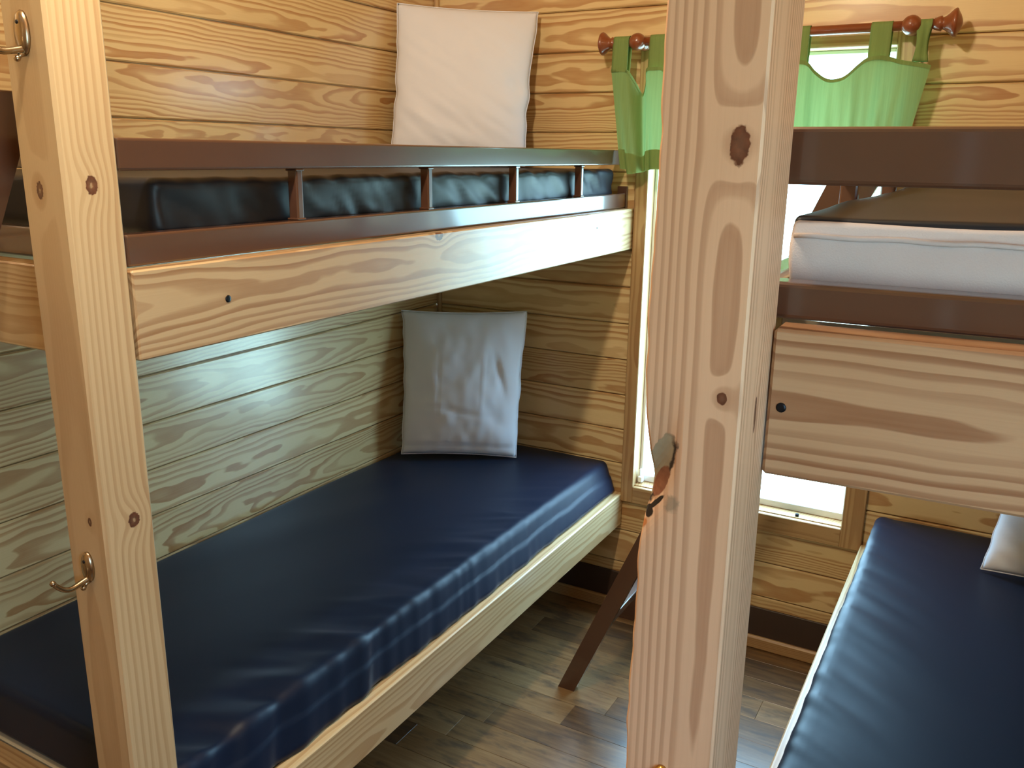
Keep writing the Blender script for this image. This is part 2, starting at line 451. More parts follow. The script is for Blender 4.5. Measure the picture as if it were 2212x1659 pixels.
# nodes across: X, depth offset, top height
nodes = [(.718, -.004, 1.872), (.746, -.008, 1.874), (.772, -.004, 1.868), (.790, .018, 1.835), (.806, .038, 1.800), (.822, .022, 1.830), (.836, -.012, 1.868), (.862, -.018, 1.872),
         (.890, -.012, 1.868), (.925, .014, 1.82), (.965, .028, 1.800), (1.005, .012, 1.825), (1.040, -.010, 1.868), (1.065, -.012, 1.874), (1.090, -.008, 1.868),
         (1.130, .012, 1.835), (1.17, .022, 1.815), (1.21, .008, 1.84), (1.250, -.012, 1.870), (1.276, -.016, 1.876), (1.304, -.012, 1.871), (1.325, .004, 1.848), (1.352, .016, 1.829),
         (1.378, .018, 1.826), (1.405, .010, 1.834), (1.435, -.006, 1.858), (1.458, -.016, 1.874), (1.484, -.020, 1.879), (1.512, -.012, 1.876), (1.54, -.004, 1.868), (1.566, -.002, 1.863), (1.600, .000, 1.857), (1.619, .002, 1.852)]
def cr(a, b, c, d, t):
    return .5*((2*b)+(-a+c)*t+(2*a-5*b+4*c-d)*t*t+(-a+3*b-3*c+d)*t**3)
def cnode(s):
    n = len(nodes)-1; f = min(max(s*n, 0), n-1e-6); i = int(f); t = f-i
    P = [nodes[min(max(i+k, 0), n)] for k in (-1, 0, 1, 2)]
    return tuple(cr(P[0][j], P[1][j], P[2][j], P[3][j], t) for j in range(3))
def csheet(nu, nv, v0, v1, off=0.0):
    vs = []; fs = []
    for j in range(nv+1):
        v = v0+(v1-v0)*j/nv
        for i in range(nu+1):
            s = i/nu; X, dy, zt = cnode(s)
            zb = 1.568+.008*math.sin(X*23)+(.014 if X < .75 else 0)
            z = zt+(zb-zt)*v
            sq = (1.875-z)/.30
            X2 = X+sq*(.046*max(0, 1-(X-.718)/.14)-.055*max(0, 1-(1.619-X)/.22))
            fold = dy*(1-.35*sq)+.007*math.sin(X*75+1.2)*sq+.004*math.sin(X*170+z*9)*sq
            fold += .010*math.sin((X-.806)*40)*sq
            vs.append((X2, RY-.014+fold+off, z))
    for j in range(nv):
        for i in range(nu):
            a = j*(nu+1)+i; fs.append((a, a+1, a+nu+2, a+nu+1))
    return vs, fs
def thick(vs, fs, t=.0012):
    bm = bmesh.new(); bv = [bm.verts.new(p) for p in vs]
    for f in fs: bm.faces.new([bv[i] for i in f])
    bmesh.ops.recalc_face_normals(bm, faces=bm.faces[:])
    bmesh.ops.solidify(bm, geom=bm.faces[:], thickness=t)
    return bm
mb = MB(); vs, fs = csheet(220, 40, 0, 1); mb.add(vs, fs, smooth=True); mb.build('panel', M_curtain, cur)
mb = MB(); vs, fs = csheet(220, 3, 0, .035, -.0016); mb.add(vs, fs, smooth=True); mb.build('top_hem', M_curtain, cur)
mb = MB(); vs, fs = csheet(220, 6, .80, 1.0, -.0016); mb.add(vs, fs, smooth=True); mb.build('bottom_hem', M_curtain, cur)
for (x0, x1, tw) in ((.720, .772, 0), (.838, .890, 0), (1.040, 1.090, 0), (1.250, 1.302, 0), (1.458, 1.511, 0), (1.568, 1.606, .35)):
    vs = []; fs = []; prof = []
    yf = RY-.022; zt = 1.862
    for k in range(9): prof.append((yf+.006*k/8, zt+(RZ-zt)*k/8))
    for k in range(1, 12):
        th = math.pi-math.pi*k/12
        prof.append((RY+(RR+.0035)*math.cos(th), RZ+(RR+.0035)*math.sin(th)))
    for k in range(9): prof.append((RY+RR+.0035-.012*k/8, RZ-(RZ-zt)*k/8))
    nx = 6
    for (y, z) in prof:
        for i in range(nx+1):
            u = i/nx-.5; q = max(0, (RZ-z)/.09)
            ang = tw*q*6*(1-q) if tw else 0
            w = (x1-x0)*(1-.45*abs(ang))
            vs.append(((x0+x1)/2+u*w*math.cos(ang)+.010*tw*q*2*0, y+u*w*math.sin(ang)+.0015*math.sin(u*9), z))
    for j in range(len(prof)-1):
        for i in range(nx):
            a = j*(nx+1)+i; fs.append((a, a+1, a+nx+2, a+nx+1))
    mb = MB(); mb.bm(thick(vs, fs, .0012), smooth=True); mb.build('tab', M_curtain, cur)

# ------------------------------------------------------------------ bunk beds
def knot(gf, p, ra, rb): return (gf(p), ra, rb)

# ---- left bunk (A): along the left wall, foot toward the camera
PAx, PAy, PW_, PD = .774, -2.0, .0894, .084
gA = grain(2, 0, 1, PAx-.045, PAy+.105, 3.3)
M_postA = pine('pine_post_left', lin(206, 178, 136), lin(164, 120, 76), .0095, .010, (.9, 5, 5), contrast=.55, knots=[
    knot(gA, (.774, -1.960, 1.569), .0135, .0095), knot(gA, (.722, -2.0, 1.562), .0125, .0075),
    knot(gA, (.774, -1.950, 1.084), .0120, .0105), knot(gA, (.743, -2.0, 1.092), .0075, .0045)], rough=.38, coat=.3, fine=.0008)
bA = thing('bunk_bed', (.39, -1.0, 0), 'pine bunk bed along the left wall with brown metal guard rail', 'bunk bed', 'bunk beds')
def dense_post(lo, hi, c, g, tone, disp=None, step=.012):
    """square post, chamfered, cut finely along its length"""
    mb = MB()
    nz = max(1, int((hi[2]-lo[2])/step)); ns = 14
    ring = []
    def edge(p, q, n): return [(p[0]+(q[0]-p[0])*i/n, p[1]+(q[1]-p[1])*i/n) for i in range(n)]
    x0, y0, x1, y1 = lo[0], lo[1], hi[0], hi[1]
    cs = [(x0+c, y0), (x1-c, y0), (x1, y0+c), (x1, y1-c), (x1-c, y1), (x0+c, y1), (x0, y1-c), (x0, y0+c)]
    for i in range(8): ring += edge(cs[i], cs[(i+1) % 8], ns if i % 2 == 0 else 2)
    n = len(ring); vs = []; fs = []
    for j in range(nz+1):
        z = lo[2]+(hi[2]-lo[2])*j/nz
        for (x, y) in ring:
            p = Vector((x, y, z)); vs.append(disp(p) if disp else p)
    for j in range(nz):
        for k in range(n): fs.append((j*n+k, j*n+(k+1) % n, (j+1)*n+(k+1) % n, (j+1)*n+k))
    fs.append(tuple(range(n))[::-1]); fs.append(tuple(nz*n+k for k in range(n)))
    mb.add(vs, fs, g, tone)
    return mb
mb = dense_post((PAx-PW_, PAy, 0), (PAx, PAy+PD, ZC), .004, gA, .5, step=.05)
mb.build('post', M_postA, bA)
# upper side board
KX, KT, KB = .7758, 1.4495, 1.3182
gK = grain(1, 2, 0, KT-.052, KX-.046, 11.7)
M_boardA = pine('pine_side_board_left', lin(198, 170, 130), lin(156, 114, 74), .0095, .020, (1.4, 4.5, 4.5), contrast=.95, fine=.0022, knots=[
    knot(gK, (KX, -1.14, 1.443), .016, .011)], rough=.36, coat=.6)
mb = MB(); mb.box((KX-.038, PAy+PD+.003, KB), (KX, -.004, KT), .0025, gK, .6)
side = mb.build('side_board', M_boardA, bA)
mb = MB(); mb.lathe([(0, .006), (.0012, .0058), (.0016, .003)], (KX-.0006, -1.741, 1.387), (1, 0, 0), 14); mb.build('screw', M_screw, side)
mb = MB(); mb.lathe([(0, .0035), (.0008, .003)], (KX-.0004, -.30, 1.405), (1, 0, 0), 10); mb.build('screw', M_screw, side)
mb = MB(); mb.box((.004, -1.945, KB), (PAx-PW_-.002, -1.907, KT), .0025, grain(0, 2, 1, 1.36, -1.88), .2); mb.build('foot_board', M_rail, bA)
# lower rails
LX, LT, LB = .7805, .4585, .3375
gL = grain(1, 2, 0, LB+.02, LX-.075, 23.1)
mb = MB(); mb.box((LX-.036, PAy+PD+.003, LB), (LX, -.004, LT), .003, gL, .7); mb.build('lower_side_rail', M_rail, bA)
mb = MB(); mb.box((.004, -1.938, LB), (PAx-PW_-.002, -1.900, LT), .003, grain(0, 2, 1, .38, -1.86), .2); mb.build('lower_foot_rail', M_trim, bA)
mb = MB(); mb.box((.004, -1.863, 1.452), (.7145, -.004, 1.4800), .001); mb.build('upper_deck', M_ply, bA)
mb = MB(); mb.box((.004, -1.896, .432), (LX-.040, -.004, .4545), .001); mb.build('lower_deck', M_ply, bA)
# brown metal guard
def guard(parent, X, Yf, sgn, x_wall, z0, z1, zt0, zt1, ybal, foot_top, yb=-.012):
    """tubular guard: X = outer face of the side run, Yf = outer face of the foot run, sgn=+1 when the room is toward +X"""
    w = .030
    xi = X-sgn*w
    lo = lambda a, b: min(a, b)
    mb = MB()
    mb.box((lo(X, xi), Yf, z0), (max(X, xi), yb, z1), .004, seg=3)
    frame = mb.build('guard_frame', M_brown, parent)
    mb = MB(); mb.box((min(xi, x_wall), Yf, z0), (max(xi, x_wall), Yf+w, z1), .004, seg=3); mb.build('foot_tube', M_brown, frame)
    mb = MB(); mb.box((lo(X, xi), Yf, zt0), (max(X, xi), yb-.055, zt1), .004, seg=3); mb.build('top_rail', M_brown, frame)
    if foot_top is not None:
        mb = MB(); mb.box((min(xi, foot_top), Yf, zt0), (max(xi, foot_top), Yf+w, zt1), .004, seg=3); mb.build('top_foot_rail', M_brown, frame)
    for y in ybal:
        mb = MB(); xb = X-sgn*.004
        mb.box((min(xb, xb-sgn*.022), y-.008, z1-.001), (max(xb, xb-sgn*.022), y+.008, zt0+.001), .003, seg=2)
        for zz, d in ((z1, 1), (zt0, -1)):
            mb.box((min(xb, xb-sgn*.022)-.002, y-.011, zz-(.004 if d < 0 else 0)), (max(xb, xb-sgn*.022)+.002, y+.011, zz+(.004 if d > 0 else 0)), .0018, seg=2)
        mb.build('baluster', M_brown, frame)
    mb = MB(); mb.box((lo(X+sgn*.004, xi), yb, z0-.002), (max(X+sgn*.004, xi), -.001, z1+.022), .002); mb.build('wall_bracket', M_brown, frame)
    return frame
guard(bA, .7458, -1.895, 1, .01, 1.4505, 1.4970, 1.5864, 1.6323, (-1.527, -1.121, -.733, -.342), .30)

# ---- right bunk (B)
PBx, PBy, PBw, PBd, TH = 1.6936, -2.1039, .0745, .092, .0298
def rotB(p):
    c, s = math.cos(TH), math.sin(TH); dx, dy = p[0]-PBx, p[1]-PBy
    return Vector((PBx+c*dx-s*dy, PBy+s*dx+c*dy, p[2]))
gB = grain(2, 0, 1, PBx-.017, PBy+.030, 31.4)
def wane_col(N, g, col):
    """bark pocket on the left front edge: weathered grey lens, reddish patch, black crack (fixed shapes on the wood)"""
    def lens(cx, cz, ra, rb, ang, soft=.12, n=.35):
        ca, sa = math.cos(ang), math.sin(ang)
        q = N.vm('SUBTRACT', g, (cz+31.4, cx-(PBx-.017), 0))
        sx = N.n('ShaderNodeSeparateXYZ'); N.nt.links.new(q, sx.inputs[0])
        a = N.m('ADD', N.m('MULTIPLY', sx.outputs[0], ca), N.m('MULTIPLY', sx.outputs[1], sa))
        b = N.m('SUBTRACT', N.m('MULTIPLY', sx.outputs[1], ca), N.m('MULTIPLY', sx.outputs[0], sa))
        a = N.m('DIVIDE', a, ra); b = N.m('DIVIDE', b, rb)
        d = N.m('SQRT', N.m('ADD', N.m('MULTIPLY', a, a), N.m('MULTIPLY', b, b)))
        d = N.m('ADD', d, N.m('MULTIPLY', N.m('SUBTRACT', N.noise(g, 190, 3), .5), n))
        depth = N.m('LESS_THAN', N.m('ABSOLUTE', N.m('ADD', sx.outputs[2], .030)), .030)
        return N.m('MULTIPLY', N.ramp(d, [(1-soft, 1.0), (1.0, 0.0)]), depth)
    ang = .40
    col = N.mix(lens(1.6300, 1.376, .0365, .0118, ang), col, lin(46, 32, 26))
    col = N.mix(lens(1.6290, 1.378, .0340, .0100, ang), col, N.mix(N.noise(g, 120, 3), lin(142, 128, 104), lin(172, 156, 128)))
    col = N.mix(lens(1.6340, 1.367, .0155, .0062, ang), col, N.mix(N.noise(g, 200, 3), lin(104, 60, 40), lin(150, 98, 72)))
    col = N.mix(lens(1.6310, 1.3485, .0130, .0021, ang+.30, .2, .6), col, lin(26, 18, 16))
    col = N.mix(lens(1.6260, 1.3405, .0058, .0042, .2, .2, .6), col, lin(24, 16, 16))
    col = N.mix(N.m('MULTIPLY', lens(1.6450, 1.3520, .0085, .0070, .2, .5, 1.3), .6), col, lin(120, 108, 88))
    col = N.mix(lens(1.6228, 1.3300, .0050, .0028, .3, .4, .8), col, lin(180, 112, 62))
    return col
M_postB = pine('pine_post_middle', lin(216, 176, 142), lin(172, 128, 96), .0054, .0042, (1.5, 6, 6), contrast=.85, knots=[
    knot(gB, (1.678, PBy, 1.624), .0145, .0075), knot(gB, (1.679, PBy, 1.443), .0052, .0042),
    knot(gB, (PBx, -2.058, 1.421), .016, .0030)], rough=.50, coat=.06, fine=.0007, solid=True, extra=wane_col)
bB = thing('bunk_bed', (2.0, -1.05, 0), 'pine bunk bed on the right whose thick knotty corner post stands in front', 'bunk bed', 'bunk beds')
def wane(p):
    p = Vector(p)
    # torn left front corner
    dx = p.x-(PBx-PBw); dy = p.y-PBy
    if dx < .03 and dy < .03:
        w = math.exp(-((p.z-1.366-dx*1.1)/.036)**2)
        cut = .012*w*max(0, 1-(dx+dy)/.030)
        p.x += cut*.55; p.y += cut*.9
    if dx < .004:
        p.x += .0016*noise.noise(Vector((p.z*45, 3, p.y*20)))+.0025*noise.noise(Vector((p.z*9, 8, 0)))
    return p
mb = dense_post((PBx-PBw, PBy, 0), (PBx, PBy+PBd, ZC), .0018, gB, .5, wane, .006)
mb.build('post', M_postB, bB)
BKT, BKB = 1.4845, 1.3619
yB = PBy+.0786
gKB = grain(0, 2, 1, 1.425, yB+.026, 8.15)
M_boardB = pine('pine_end_board_right', lin(190, 152, 116), lin(146, 100, 68), .0100, .013, (2.2, 5, 5), contrast=1.0, rough=.40, coat=.25)
mb = MB(); mb.box((PBx+.004, yB, BKB), (XR-.012, yB+.036, BKT), .0025, gKB, .5, xf=rotB)
fb = mb.build('foot_board', M_boardB, bB)
mb = MB(); mb.lathe([(0, .0042), (.0010, .004), (.0013, .002)], (1.7062, -2.0245, 1.4205), (0, -1, 0), 14); mb.build('screw', M_screw, fb)
mb = MB(); mb.box((1.622, PBy+PBd+.003, BKB), (1.660, -.004, BKT), .0025, grain(1, 2, 0, 1.4, 1.72), .4); mb.build('side_board', M_rail, bB)
BLX = 1.5815
mb = MB(); mb.box((BLX, PBy+PBd-.03, .3375), (BLX+.037, -.022, .4585), .003, grain(1, 2, 0, .40, BLX+.08), .8)
mb.build('lower_side_rail', M_rail, bB)
mb = MB(); mb.box((PBx+.004, PBy+.05, .3375), (XR-.012, PBy+.088, .4585), .003, grain(0, 2, 1, .40, PBy+.12), .5); mb.build('lower_foot_rail', M_rail, bB)
mb = MB(); mb.box((1.680, PBy+.175, 1.470), (XR-.004, -.004, 1.5085), .001); mb.build('upper_deck', M_ply, bB)
mb = MB(); mb.box((BLX+.039, PBy+.10, .432), (XR-.014, -.022, .4545), .001); mb.build('lower_deck', M_ply, bB)
# guard of the right bunk: foot run skewed slightly like the board under it
yG = PBy+.1136
mb = MB(); mb.box((PBx-.030, yG, 1.4865), (XR-.012, yG+.030, 1.5169), .004, seg=3, xf=rotB); frB = mb.build('guard_frame', M_brown, bB)
mb = MB(); mb.box((PBx-.030, yG, 1.5950), (XR-.012, yG+.030, 1.6395), .004, seg=3, xf=rotB); mb.build('top_foot_rail', M_brown, frB)
mb = MB(); mb.box((1.650, -1.955, 1.5950), (1.678, -.068, 1.6395), .004, seg=3); mb.build('top_rail', M_brown, frB)
mb = MB(); mb.box((1.650, -1.955, 1.4865), (1.678, -.012, 1.5169), .004, seg=3); mb.build('side_tube', M_brown, frB)
for y in (-1.527, -1.121, -.733, -.342):
    mb = MB(); mb.box((1.654, y-.008, 1.5165), (1.676, y+.008, 1.5955), .003, seg=2); mb.build('baluster', M_brown, frB)
mb = MB(); mb.box((1.648, -.012, 1.4845), (1.680, -.001, 1.54), .002); mb.build('wall_bracket', M_brown, frB)

# ------------------------------------------------------------------ ladders
def bar(mb, p, q, w, t, wdir, c=.003):
    """flat bar from p to q; w measured along wdir, t across"""
    p, q = Vector(p), Vector(q); ax = (q-p).normalized()
    wd = Vector(wdir); wd = (wd-ax*wd.dot(ax)).normalized(); td = ax.cross(wd)
    bm = bmesh.new(); bmesh.ops.create_cube(bm, size=1)
    L = (q-p).length
    for v in bm.verts: v.co = Vector((v.co.x*L, v.co.y*w, v.co.z*t))
    bmesh.ops.bevel(bm, geom=bm.edges[:], offset=c, segments=2, profile=.5, affect='EDGES')
    M = Matrix((ax, wd, td)).transposed(); mid = (p+q)/2
    for v in bm.verts: v.co = mid+M @ v.co
    mb.bm(bm)
def ladder(name, foot, lean, xdir, ydir, width, label, top=1.655):
    """foot = ground point under the middle of the first side rail; lean = horizontal reach per metre of height"""
    t = thing(name, foot, label, 'ladder', 'bunk ladders')
    X = Vector(xdir); Y = Vector(ydir); F = Vector(foot)
    at = lambda h, s: F+X*lean*h+Y*s+Vector((0, 0, h))
    for s in (0, width):
        # end cut level with the floor
        mb = MB(); vs = []
        hw = .0275; ht = .0135
        for h in (0.0, top):
            c = at(h, s)
            for a, b_ in ((-1, -1), (1, -1), (1, 1), (-1, 1)): vs.append(c+X*hw*a+Y*ht*b_)
        mb.add(vs, [(0, 1, 2, 3), (4, 5, 6, 7), (0, 1, 5, 4), (1, 2, 6, 5), (2, 3, 7, 6), (3, 0, 4, 7)])
        rail = mb.build('side_rail', M_brown, t)
        mb = MB(); c = at(top, s)
        bar(mb, c+X*(-.027)-Vector((0, 0, .004)), c+X*.135-Vector((0, 0, .004)), .020, .012, Vector((0, 0, 1)))
        bar(mb, c+X*.130, c+X*.130-Vector((0, 0, .035)), .012, .012, X); mb.build('hook', M_brown, rail)
    for h in (.27, .54, .81, 1.08, 1.35):
        mb = MB(); bar(mb, at(h, .0135), at(h, width-.0135), .052, .022, X); mb.build('rung', M_brown, t)
    return t
ladder('ladder', (.8365, -.536, 0), .421, (1, 0, 0), (0, 1, 0), .492, 'brown metal ladder leaning up to the right bunk, foot on floor')
ladder('ladder', (.565, -2.635, 0), .421, (0, 1, 0), (-1, 0, 0), .42, 'brown ladder over the foot of the left bunk, at the left edge', 1.69)

# ------------------------------------------------------------------ mattresses
def softbox(lo, hi, r, step, disp=None, xf=None):
    lo, hi = Vector(lo), Vector(hi)
    def axis(a):
        L = hi[a]-lo[a]; st = step[a]
        edge = [r*(1-math.cos(math.pi/2*i/5)) for i in range(6)]
        n = max(1, int(round((L-2*r)/st)))
        return [lo[a]+e for e in edge]+[lo[a]+r+(L-2*r)*i/n for i in range(1, n)]+[hi[a]-e for e in edge[::-1]]
    A = [axis(0), axis(1), axis(2)]
    idx = {}; vs = []; fs = []
    def vert(i, j, k):
        key = (i, j, k)
        if key in idx: return idx[key]
        p = Vector((A[0][i], A[1][j], A[2][k]))
        q = Vector([min(max(p[a], lo[a]+r), hi[a]-r) for a in range(3)])
        n = p-q
        if n.length > 1e-9:
            n.normalize(); p = q+n*r
        if disp: p = disp(p, n)
        if xf: p = xf(p)
        idx[key] = len(vs); vs.append(p); return idx[key]
    N = [len(a)-1 for a in A]
    for k in (0, N[2]):
        for i in range(N[0]):
            for j in range(N[1]): fs.append((vert(i, j, k), vert(i+1, j, k), vert(i+1, j+1, k), vert(i, j+1, k)))
    for j in (0, N[1]):
        for i in range(N[0]):
            for k in range(N[2]): fs.append((vert(i, j, k), vert(i+1, j, k), vert(i+1, j, k+1), vert(i, j, k+1)))
    for i in (0, N[0]):
        for j in range(N[1]):
            for k in range(N[2]): fs.append((vert(i, j, k), vert(i, j+1, k), vert(i, j+1, k+1), vert(i, j, k+1)))
    mb = MB(); mb.add(vs, fs, smooth=True); return mb

def ridged(v): return 1-abs(noise.noise(v))*2.2
def dispA(p, n):
    # gathers along the outer (room-side) top edge, drawn slantwise into the cloth; slack toward the wall
    e = .718-p.x; top = max(0, n.z)
    sag = -.018*math.exp(-(p.x/.25)**2)*math.exp(-((p.y+.1)/.5)**2)*top
    near = min(1, max(.12, (-p.y-.25)/.6))
    w = math.exp(-((e-.03)/.095)**2)
    h = p.y+e*.55+(.572-p.z)*.5
    f = (ridged(Vector((h*6.5, e*2.5, 0)))-.5)*.0080+noise.noise(Vector((h*15, e*4, 3)))*.0075+noise.noise(Vector((h*34, e*7, 8)))*.0026
    q = .0035*noise.noise(Vector(((p.y*.9-p.x*2.0)*2.6, p.x*1.5, 0)))*top
    side = max(0, n.x)
    p = p+Vector((.032*max(0, min(1, (.572-p.z)/.10))*max(0, min(1, (p.x-.55)/.15)), 0, 0))
    seam = .0035*(1/(1+math.exp((p.z-.520-.006*noise.noise(Vector((p.y*7, 0, 0))))/.0012)))*side
    return p+n*(w*f*near+q+seam)+Vector((0, 0, sag))
mA = softbox((.012, -1.893, .4555), (.722, -.014, .572), .018, (.016, .0085, .005), dispA).build('mattress', M_navy, origin=(.367, -.95, .4555))
tag(mA, 'navy mattress on the lower left bunk under the upright pillow', 'mattress', 'mattresses on the bunks')

def dispAU(p, n):
    e = .718-p.x; top = max(0, n.z)
    w = math.exp(-(e/.05)**2)
    f = noise.noise(Vector(((p.y+p.z*1.2)*16, p.z*14, e*5)))*.0075+noise.noise(Vector(((p.y+p.z*.8)*34, p.z*20, 4)))*.0030
    q = .002*noise.noise(Vector((p.y*3, p.x*4, 2)))*top
    return p+n*(w*f+q)
mAU = softbox((.015, -1.815, 1.4810), (.712, -.035, 1.573), .018, (.03, .010, .012), dispAU).build('mattress', M_black, origin=(.365, -.93, 1.4810))
tag(mAU, 'black mattress behind the guard rail of the upper left bunk', 'mattress', 'mattresses on the bunks')

def dispB(p, n):
    e = p.x-1.612; top = max(0, n.z)
    w = math.exp(-(e/.13)**2)
    w2 = math.exp(-(e/.16)**2)
    f = noise.noise(Vector(((p.y+e*.8)*13, e*3, p.z*4)))*.0060+noise.noise(Vector(((p.y+e*.6)*30, e*6, 0)))*.0020
    g_ = (ridged(Vector(((p.y+e*.75)*7.5, e*2, 0)))-.5)*.005*w2*min(1, max(0, (-p.y-.35)/.4))
    q = .003*noise.noise(Vector((p.y*2.2, p.x*3, 5)))*top
    return p+n*((w*f+g_)*(.25+.75*top)+q)
mB = softbox((1.616, -2.00, .4555), (XR-.02, -.03, .572), .026, (.013, .0085, .012), dispB).build('mattress', M_navy, origin=(2.0, -1.0, .4555))
tag(mB, 'navy mattress on the lower right bunk beside the bright bed rail', 'mattress', 'mattresses on the bunks')

bu = thing('mattress', (2.02, -1.0, 1.509), 'grey-sided mattress with dark top on the upper right bunk', 'mattress', 'mattresses on the bunks')
def dispG(p, n): return p+n*(.004*noise.noise(Vector((p.x*6, p.z*30, 0)))+.006*max(0, -n.y)*math.sin((p.z-1.511)/.051*math.pi))
y0 = PBy+.150
softbox((1.688, y0, 1.5095), (XR-.016, -.03, 1.5640), .004, (.02, .03, .006), dispG, xf=rotB if False else None).build('grey_side', M_grey, bu)
def dispT(p, n): return p+n*(.003*noise.noise(Vector((p.x*9, p.y*5, 0))))
softbox((1.686, y0+.004, 1.546), (XR-.014, -.028, 1.5695), .007, (.02, .02, .01), dispT).build('dark_cover', M_black, bu)
mb = MB(); mb.tube([(1.69+(.69)*i/40, y0-.0035-.001*math.sin(i), 1.5525+.0006*math.sin(i*1.7)) for i in range(41)], .0022, 8); mb.build('piping', M_grey, bu)

# ------------------------------------------------------------------ pillows
def pillow(name, bl, br, tl, tr, th, label, wr, seed, outn, mat=M_white):
    bl, br, tl, tr = map(Vector, (bl, br, tl, tr)); n_ = 56
    N = (br-bl).cross(tl-bl).normalized()
    if N.dot(Vector(outn)) < 0: N = -N
    mb = MB(); vs = []; fs = []; idx = {}
    for side in (0, 1):
        for j in range(n_+1):
            for i in range(n_+1):
                b = i in (0, n_) or j in (0, n_)
                if b and side: continue
                u, v = i/n_, j/n_
                uu, vv = 2*u-1, 2*v-1
                # seams pulled in between the corners
                pu = .5+.5*uu*(1-.035*(1-vv*vv)); pv = .5+.5*vv*(1-.030*(1-uu*uu))
                pu += .014*noise.noise(Vector((uu*.3+seed, vv*4.5, 0)))*abs(uu)**3
                P = bl*(1-pu)*(1-pv)+br*pu*(1-pv)+tl*(1-pu)*pv+tr*pu*pv
                h = (max(0, 1-abs(uu)**2.6)*max(0, 1-abs(vv)**2.6))**.5
                # filling sinks toward the bottom
                h *= 1.0+.18*(-vv)
                d = th*h
                if side == 0:
                    d += h**.35*wr(uu, vv, seed)*(0 if b else 1)
                    P = P+N*d
                else: P = P-N*d*.55
                idx[(side, i, j)] = len(vs)
                if b: idx[(1, i, j)] = len(vs)
                vs.append(P)
    for side in (0, 1):
        for j in range(n_):
            for i in range(n_):
                f = (idx[(side, i, j)], idx[(side, i+1, j)], idx[(side, i+1, j+1)], idx[(side, i, j+1)])
                fs.append(f if side == 0 else f[::-1])
    mb.add(vs, fs, smooth=True)
    o = mb.build(name, mat, origin=tuple((bl+br)/2)); tag(o, label, 'pillow', 'white pillows on the bunks')
    # flat sewn edge
    ring = [idx[(0, i, 0)] for i in range(n_)]+[idx[(0, n_, j)] for j in range(n_)]+[idx[(0, n_-i, n_)] for i in range(n_)]+[idx[(0, 0, n_-j)] for j in range(n_)]
    mb = MB(); pts = [Vector(vs[k]) for k in ring]+[Vector(vs[ring[0]])]
    mb.tube(pts, .0018, 6); mb.build('seam', mat, o)
    return o
def wr_up(u, v, s):
    # soft diagonal drags falling from upper left to lower right, deeper toward the bottom left
    a = u*.55+v*.95
    w = .5+.5*max(0, -v+.1)
    r = noise.noise(Vector((a*5.2+s, (u-v)*.9, 1)))*.010*w+noise.noise(Vector((a*11+s, (u-v)*1.5, 4)))*.0045*w
    dent = -.010*math.exp(-((u-.80)/.10)**2-((v+.02+.5*(u-.8))/.10)**2)
    return r+dent
def wr_lo(u, v, s):
    c1 = .0016*math.exp(-((u+.36)/.012)**2)*(1 if -.5 < v < .45 else 0)
    c2 = .0022*math.exp(-((u-.40)/.015)**2)*(1 if -.35 < v < .42 else 0)
    drag = -.008*math.exp(-((u-.62-(.25-v)*.35)/.055)**2)*math.exp(-((v-.15)/.3)**2)
    cross = -.0038*math.exp(-((v+.38+.06*math.sin(u*3))/.035)**2)*math.exp(-((u+.1)/.5)**2)
    hem = -.007*math.exp(-((v+.87)/.03)**2)
    return noise.noise(Vector((u*2.2+s, v*2.6, 0)))*.008+noise.noise(Vector((u*6+s, v*5, 3)))*.003-c1+c2+drag+cross+hem
pillow('pillow', (.072, -.352, .578), (.440, -.172, .578), (.022, -.262, 1.078), (.424, -.078, 1.086), .066,
       'white pillow standing in the corner on the lower left bunk, in bluish shade', wr_lo, 3.1, (.3, -1, .1))
pillow('pillow', (.052, -.355, 1.578), (.447, -.160, 1.578), (.018, -.250, 2.086), (.432, -.050, 2.060), .064,
       'cream-lit white pillow standing in the corner on the upper left bunk', wr_up, 9.4, (.3, -1, .1))
pillow('pillow', (1.905, -.300, .580), (2.345, -.320, .580), (1.965, -.100, .985), (2.365, -.085, .985), .055,
       'white pillow at the head of the lower right bunk, cut by the frame edge', wr_up, 5.5, (0, -1, .5))

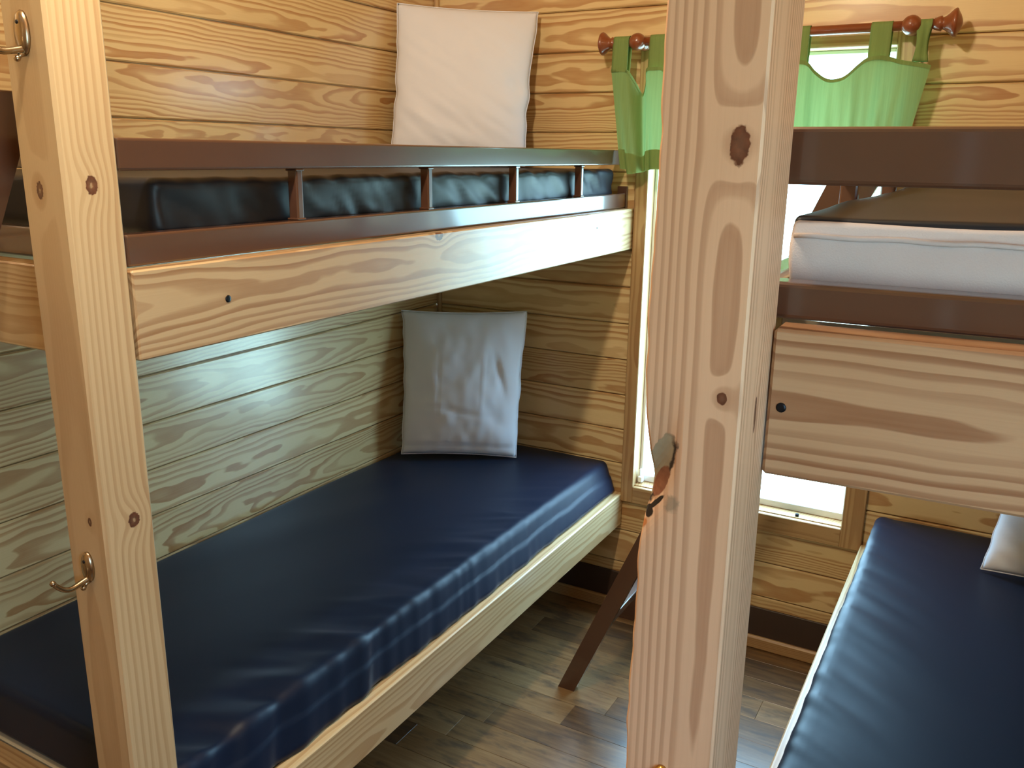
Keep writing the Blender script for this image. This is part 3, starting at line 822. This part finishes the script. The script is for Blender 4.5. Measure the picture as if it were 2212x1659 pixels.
# ------------------------------------------------------------------ coat hooks
def coat_hook(face, z_top, h, w, direc, side, label, mat, reach=.055):
    """face = (x,y) of the mounting point, direc = outward direction"""
    t = thing('coat_hook', (face[0], face[1], z_top-h/2), label, 'hook', 'coat hooks on the posts')
    d = Vector(direc); s = Vector((-d.y, d.x, 0)); c = Vector((face[0], face[1], z_top-h/2)); Z = Vector((0, 0, 1))
    mb = MB(); n = 24; vs = []; fs = []
    for (k, off) in ((1.0, 0), (1.0, .0025), (.84, .0065), (.3, .0085)):
        for i in range(n):
            th = 2*math.pi*i/n
            vs.append(c+s*(w/2*k*math.cos(th))+Z*(h/2*k*math.sin(th)+.0)+d*off)
    for r_ in range(3):
        for i in range(n): fs.append((r_*n+i, r_*n+(i+1) % n, (r_+1)*n+(i+1) % n, (r_+1)*n+i))
    fs.append(tuple(range(n))); fs.append(tuple(3*n+i for i in range(n)))
    mb.add(vs, fs, smooth=True); mb.build('plate', mat, t)
    mb = MB(); lo = c-Z*(h*.36)
    pts = []
    for i in range(19):
        a = i/18
        pts.append(lo+d*(.003+reach*a)+s*(side*.012*a)+Z*(-.006*math.sin(a*math.pi*.55)*1.2+.022*max(0, a-.45)**2/.30))
    mb.tube(pts, [.0048-.0012*i/18 for i in range(19)], 12); arm = mb.build('arm', mat, t)
    mb = MB(); mb.lathe([(-.0045, .0005), (-.0035, .003), (0, .0048), (.0035, .003), (.0045, .0005)], pts[-1], (0, 0, 1), 14); mb.build('tip_ball', mat, arm)
    mb = MB(); q = c-Z*(h*.46)
    mb.tube([q+d*.002, q+d*.008-Z*.002, q+d*.012-Z*.006], [.0036, .0032, .003], 10)
    mb.lathe([(-.004, .0005), (-.003, .003), (0, .0044), (.003, .003), (.004, .0005)], q+d*.013-Z*.007, (0, 0, 1), 12); mb.build('lower_prong', mat, t)
    mb = MB(); mb.lathe([(0, .0028), (.001, .0024)], c+Z*h*.22+d*.0078, d, 10); mb.build('screw', M_screw, t)
    return t
coat_hook((.7295, PAy), 1.784, .054, .026, (0, -1, 0), 0, 'upper metal coat hook on the left post, at the top left of the photo', M_hook)
coat_hook((.7290, PAy), 1.042, .048, .024, (0, -1, 0), 0, 'lower metal coat hook on the left post, beside the lower mattress', M_hook)
coat_hook((1.652, PBy), 1.1155, .044, .018, (0, -1, 0), 0, 'brass coat hook on the middle post, cut by the bottom of the frame', M_brass)

# ------------------------------------------------------------------ light
W = D.worlds.new('World'); S.world = W; W.use_nodes = True
bg = W.node_tree.nodes['Background']
WN = NT(W.node_tree)
wz = WN.n('ShaderNodeSeparateXYZ'); W.node_tree.links.new(WN.n('ShaderNodeTexCoord').outputs['Generated'], wz.inputs[0])
# bright overcast sky over paler ground
W.node_tree.links.new(WN.ramp(WN.m('MULTIPLY_ADD', wz.outputs[2], .5, .5), [(.44, (.26, .46, .49, 1)), (.52, (.22, .40, .54, 1)), (1.0, (.40, .72, 1.0, 1))]), bg.inputs[0])
bg.inputs[1].default_value = 24.0
def portal(name, loc, rot, sx, sy):
    L = D.lights.new(name, 'AREA'); L.shape = 'RECTANGLE'; L.size = sx; L.size_y = sy; L.cycles.is_portal = True
    o = D.objects.new(name, L); COL.objects.link(o); o.location = loc; o.rotation_euler = rot
portal('window_portal', (1.17, .11, 1.205), (-math.pi/2, 0, 0), .72, 1.44)
portal('fill_window_portal', (XR+.11, (RY0+RY1)/2, (RZ0+RZ1)/2), (0, math.pi/2, 0), RZ1-RZ0, RY1-RY0)
def lamp(name, loc, power, r=.045):
    L = D.lights.new(name, 'POINT'); L.energy = power; L.color = (1.0, .84, .62); L.shadow_soft_size = r
    o = D.objects.new(name, L); COL.objects.link(o); o.location = loc
lamp('ceiling_lamp_bulb', (1.07, -1.98, 2.50), 45)
lamp('ceiling_lamp_bulb', (1.09, -2.18, 2.50), 33)

# ------------------------------------------------------------------ camera
yaw, pit, roll = .5106, -.2584, .0123
cy, sy = math.cos(yaw), math.sin(yaw)
fw_ = Vector((-sy*math.cos(pit), cy*math.cos(pit), math.sin(pit)))
r0 = Vector((cy, sy, 0)); u0 = r0.cross(fw_)
c, s = math.cos(roll), math.sin(roll)
r1, u1 = r0*c+u0*s, u0*c-r0*s
cam = D.cameras.new('camera'); co = D.objects.new('camera', cam); COL.objects.link(co)
M = Matrix((r1, u1, -fw_)).transposed().to_4x4(); M.translation = Vector((1.8463, -2.7203, 1.6159))
co.matrix_world = M
cam.sensor_width = 36; cam.lens = 1878.47/2212*36; cam.clip_start = .02
S.camera = co
S.view_settings.view_transform = 'Standard'; S.view_settings.look = 'None'
S.view_settings.exposure = 0; S.view_settings.gamma = 1; S.view_settings.use_curve_mapping = False
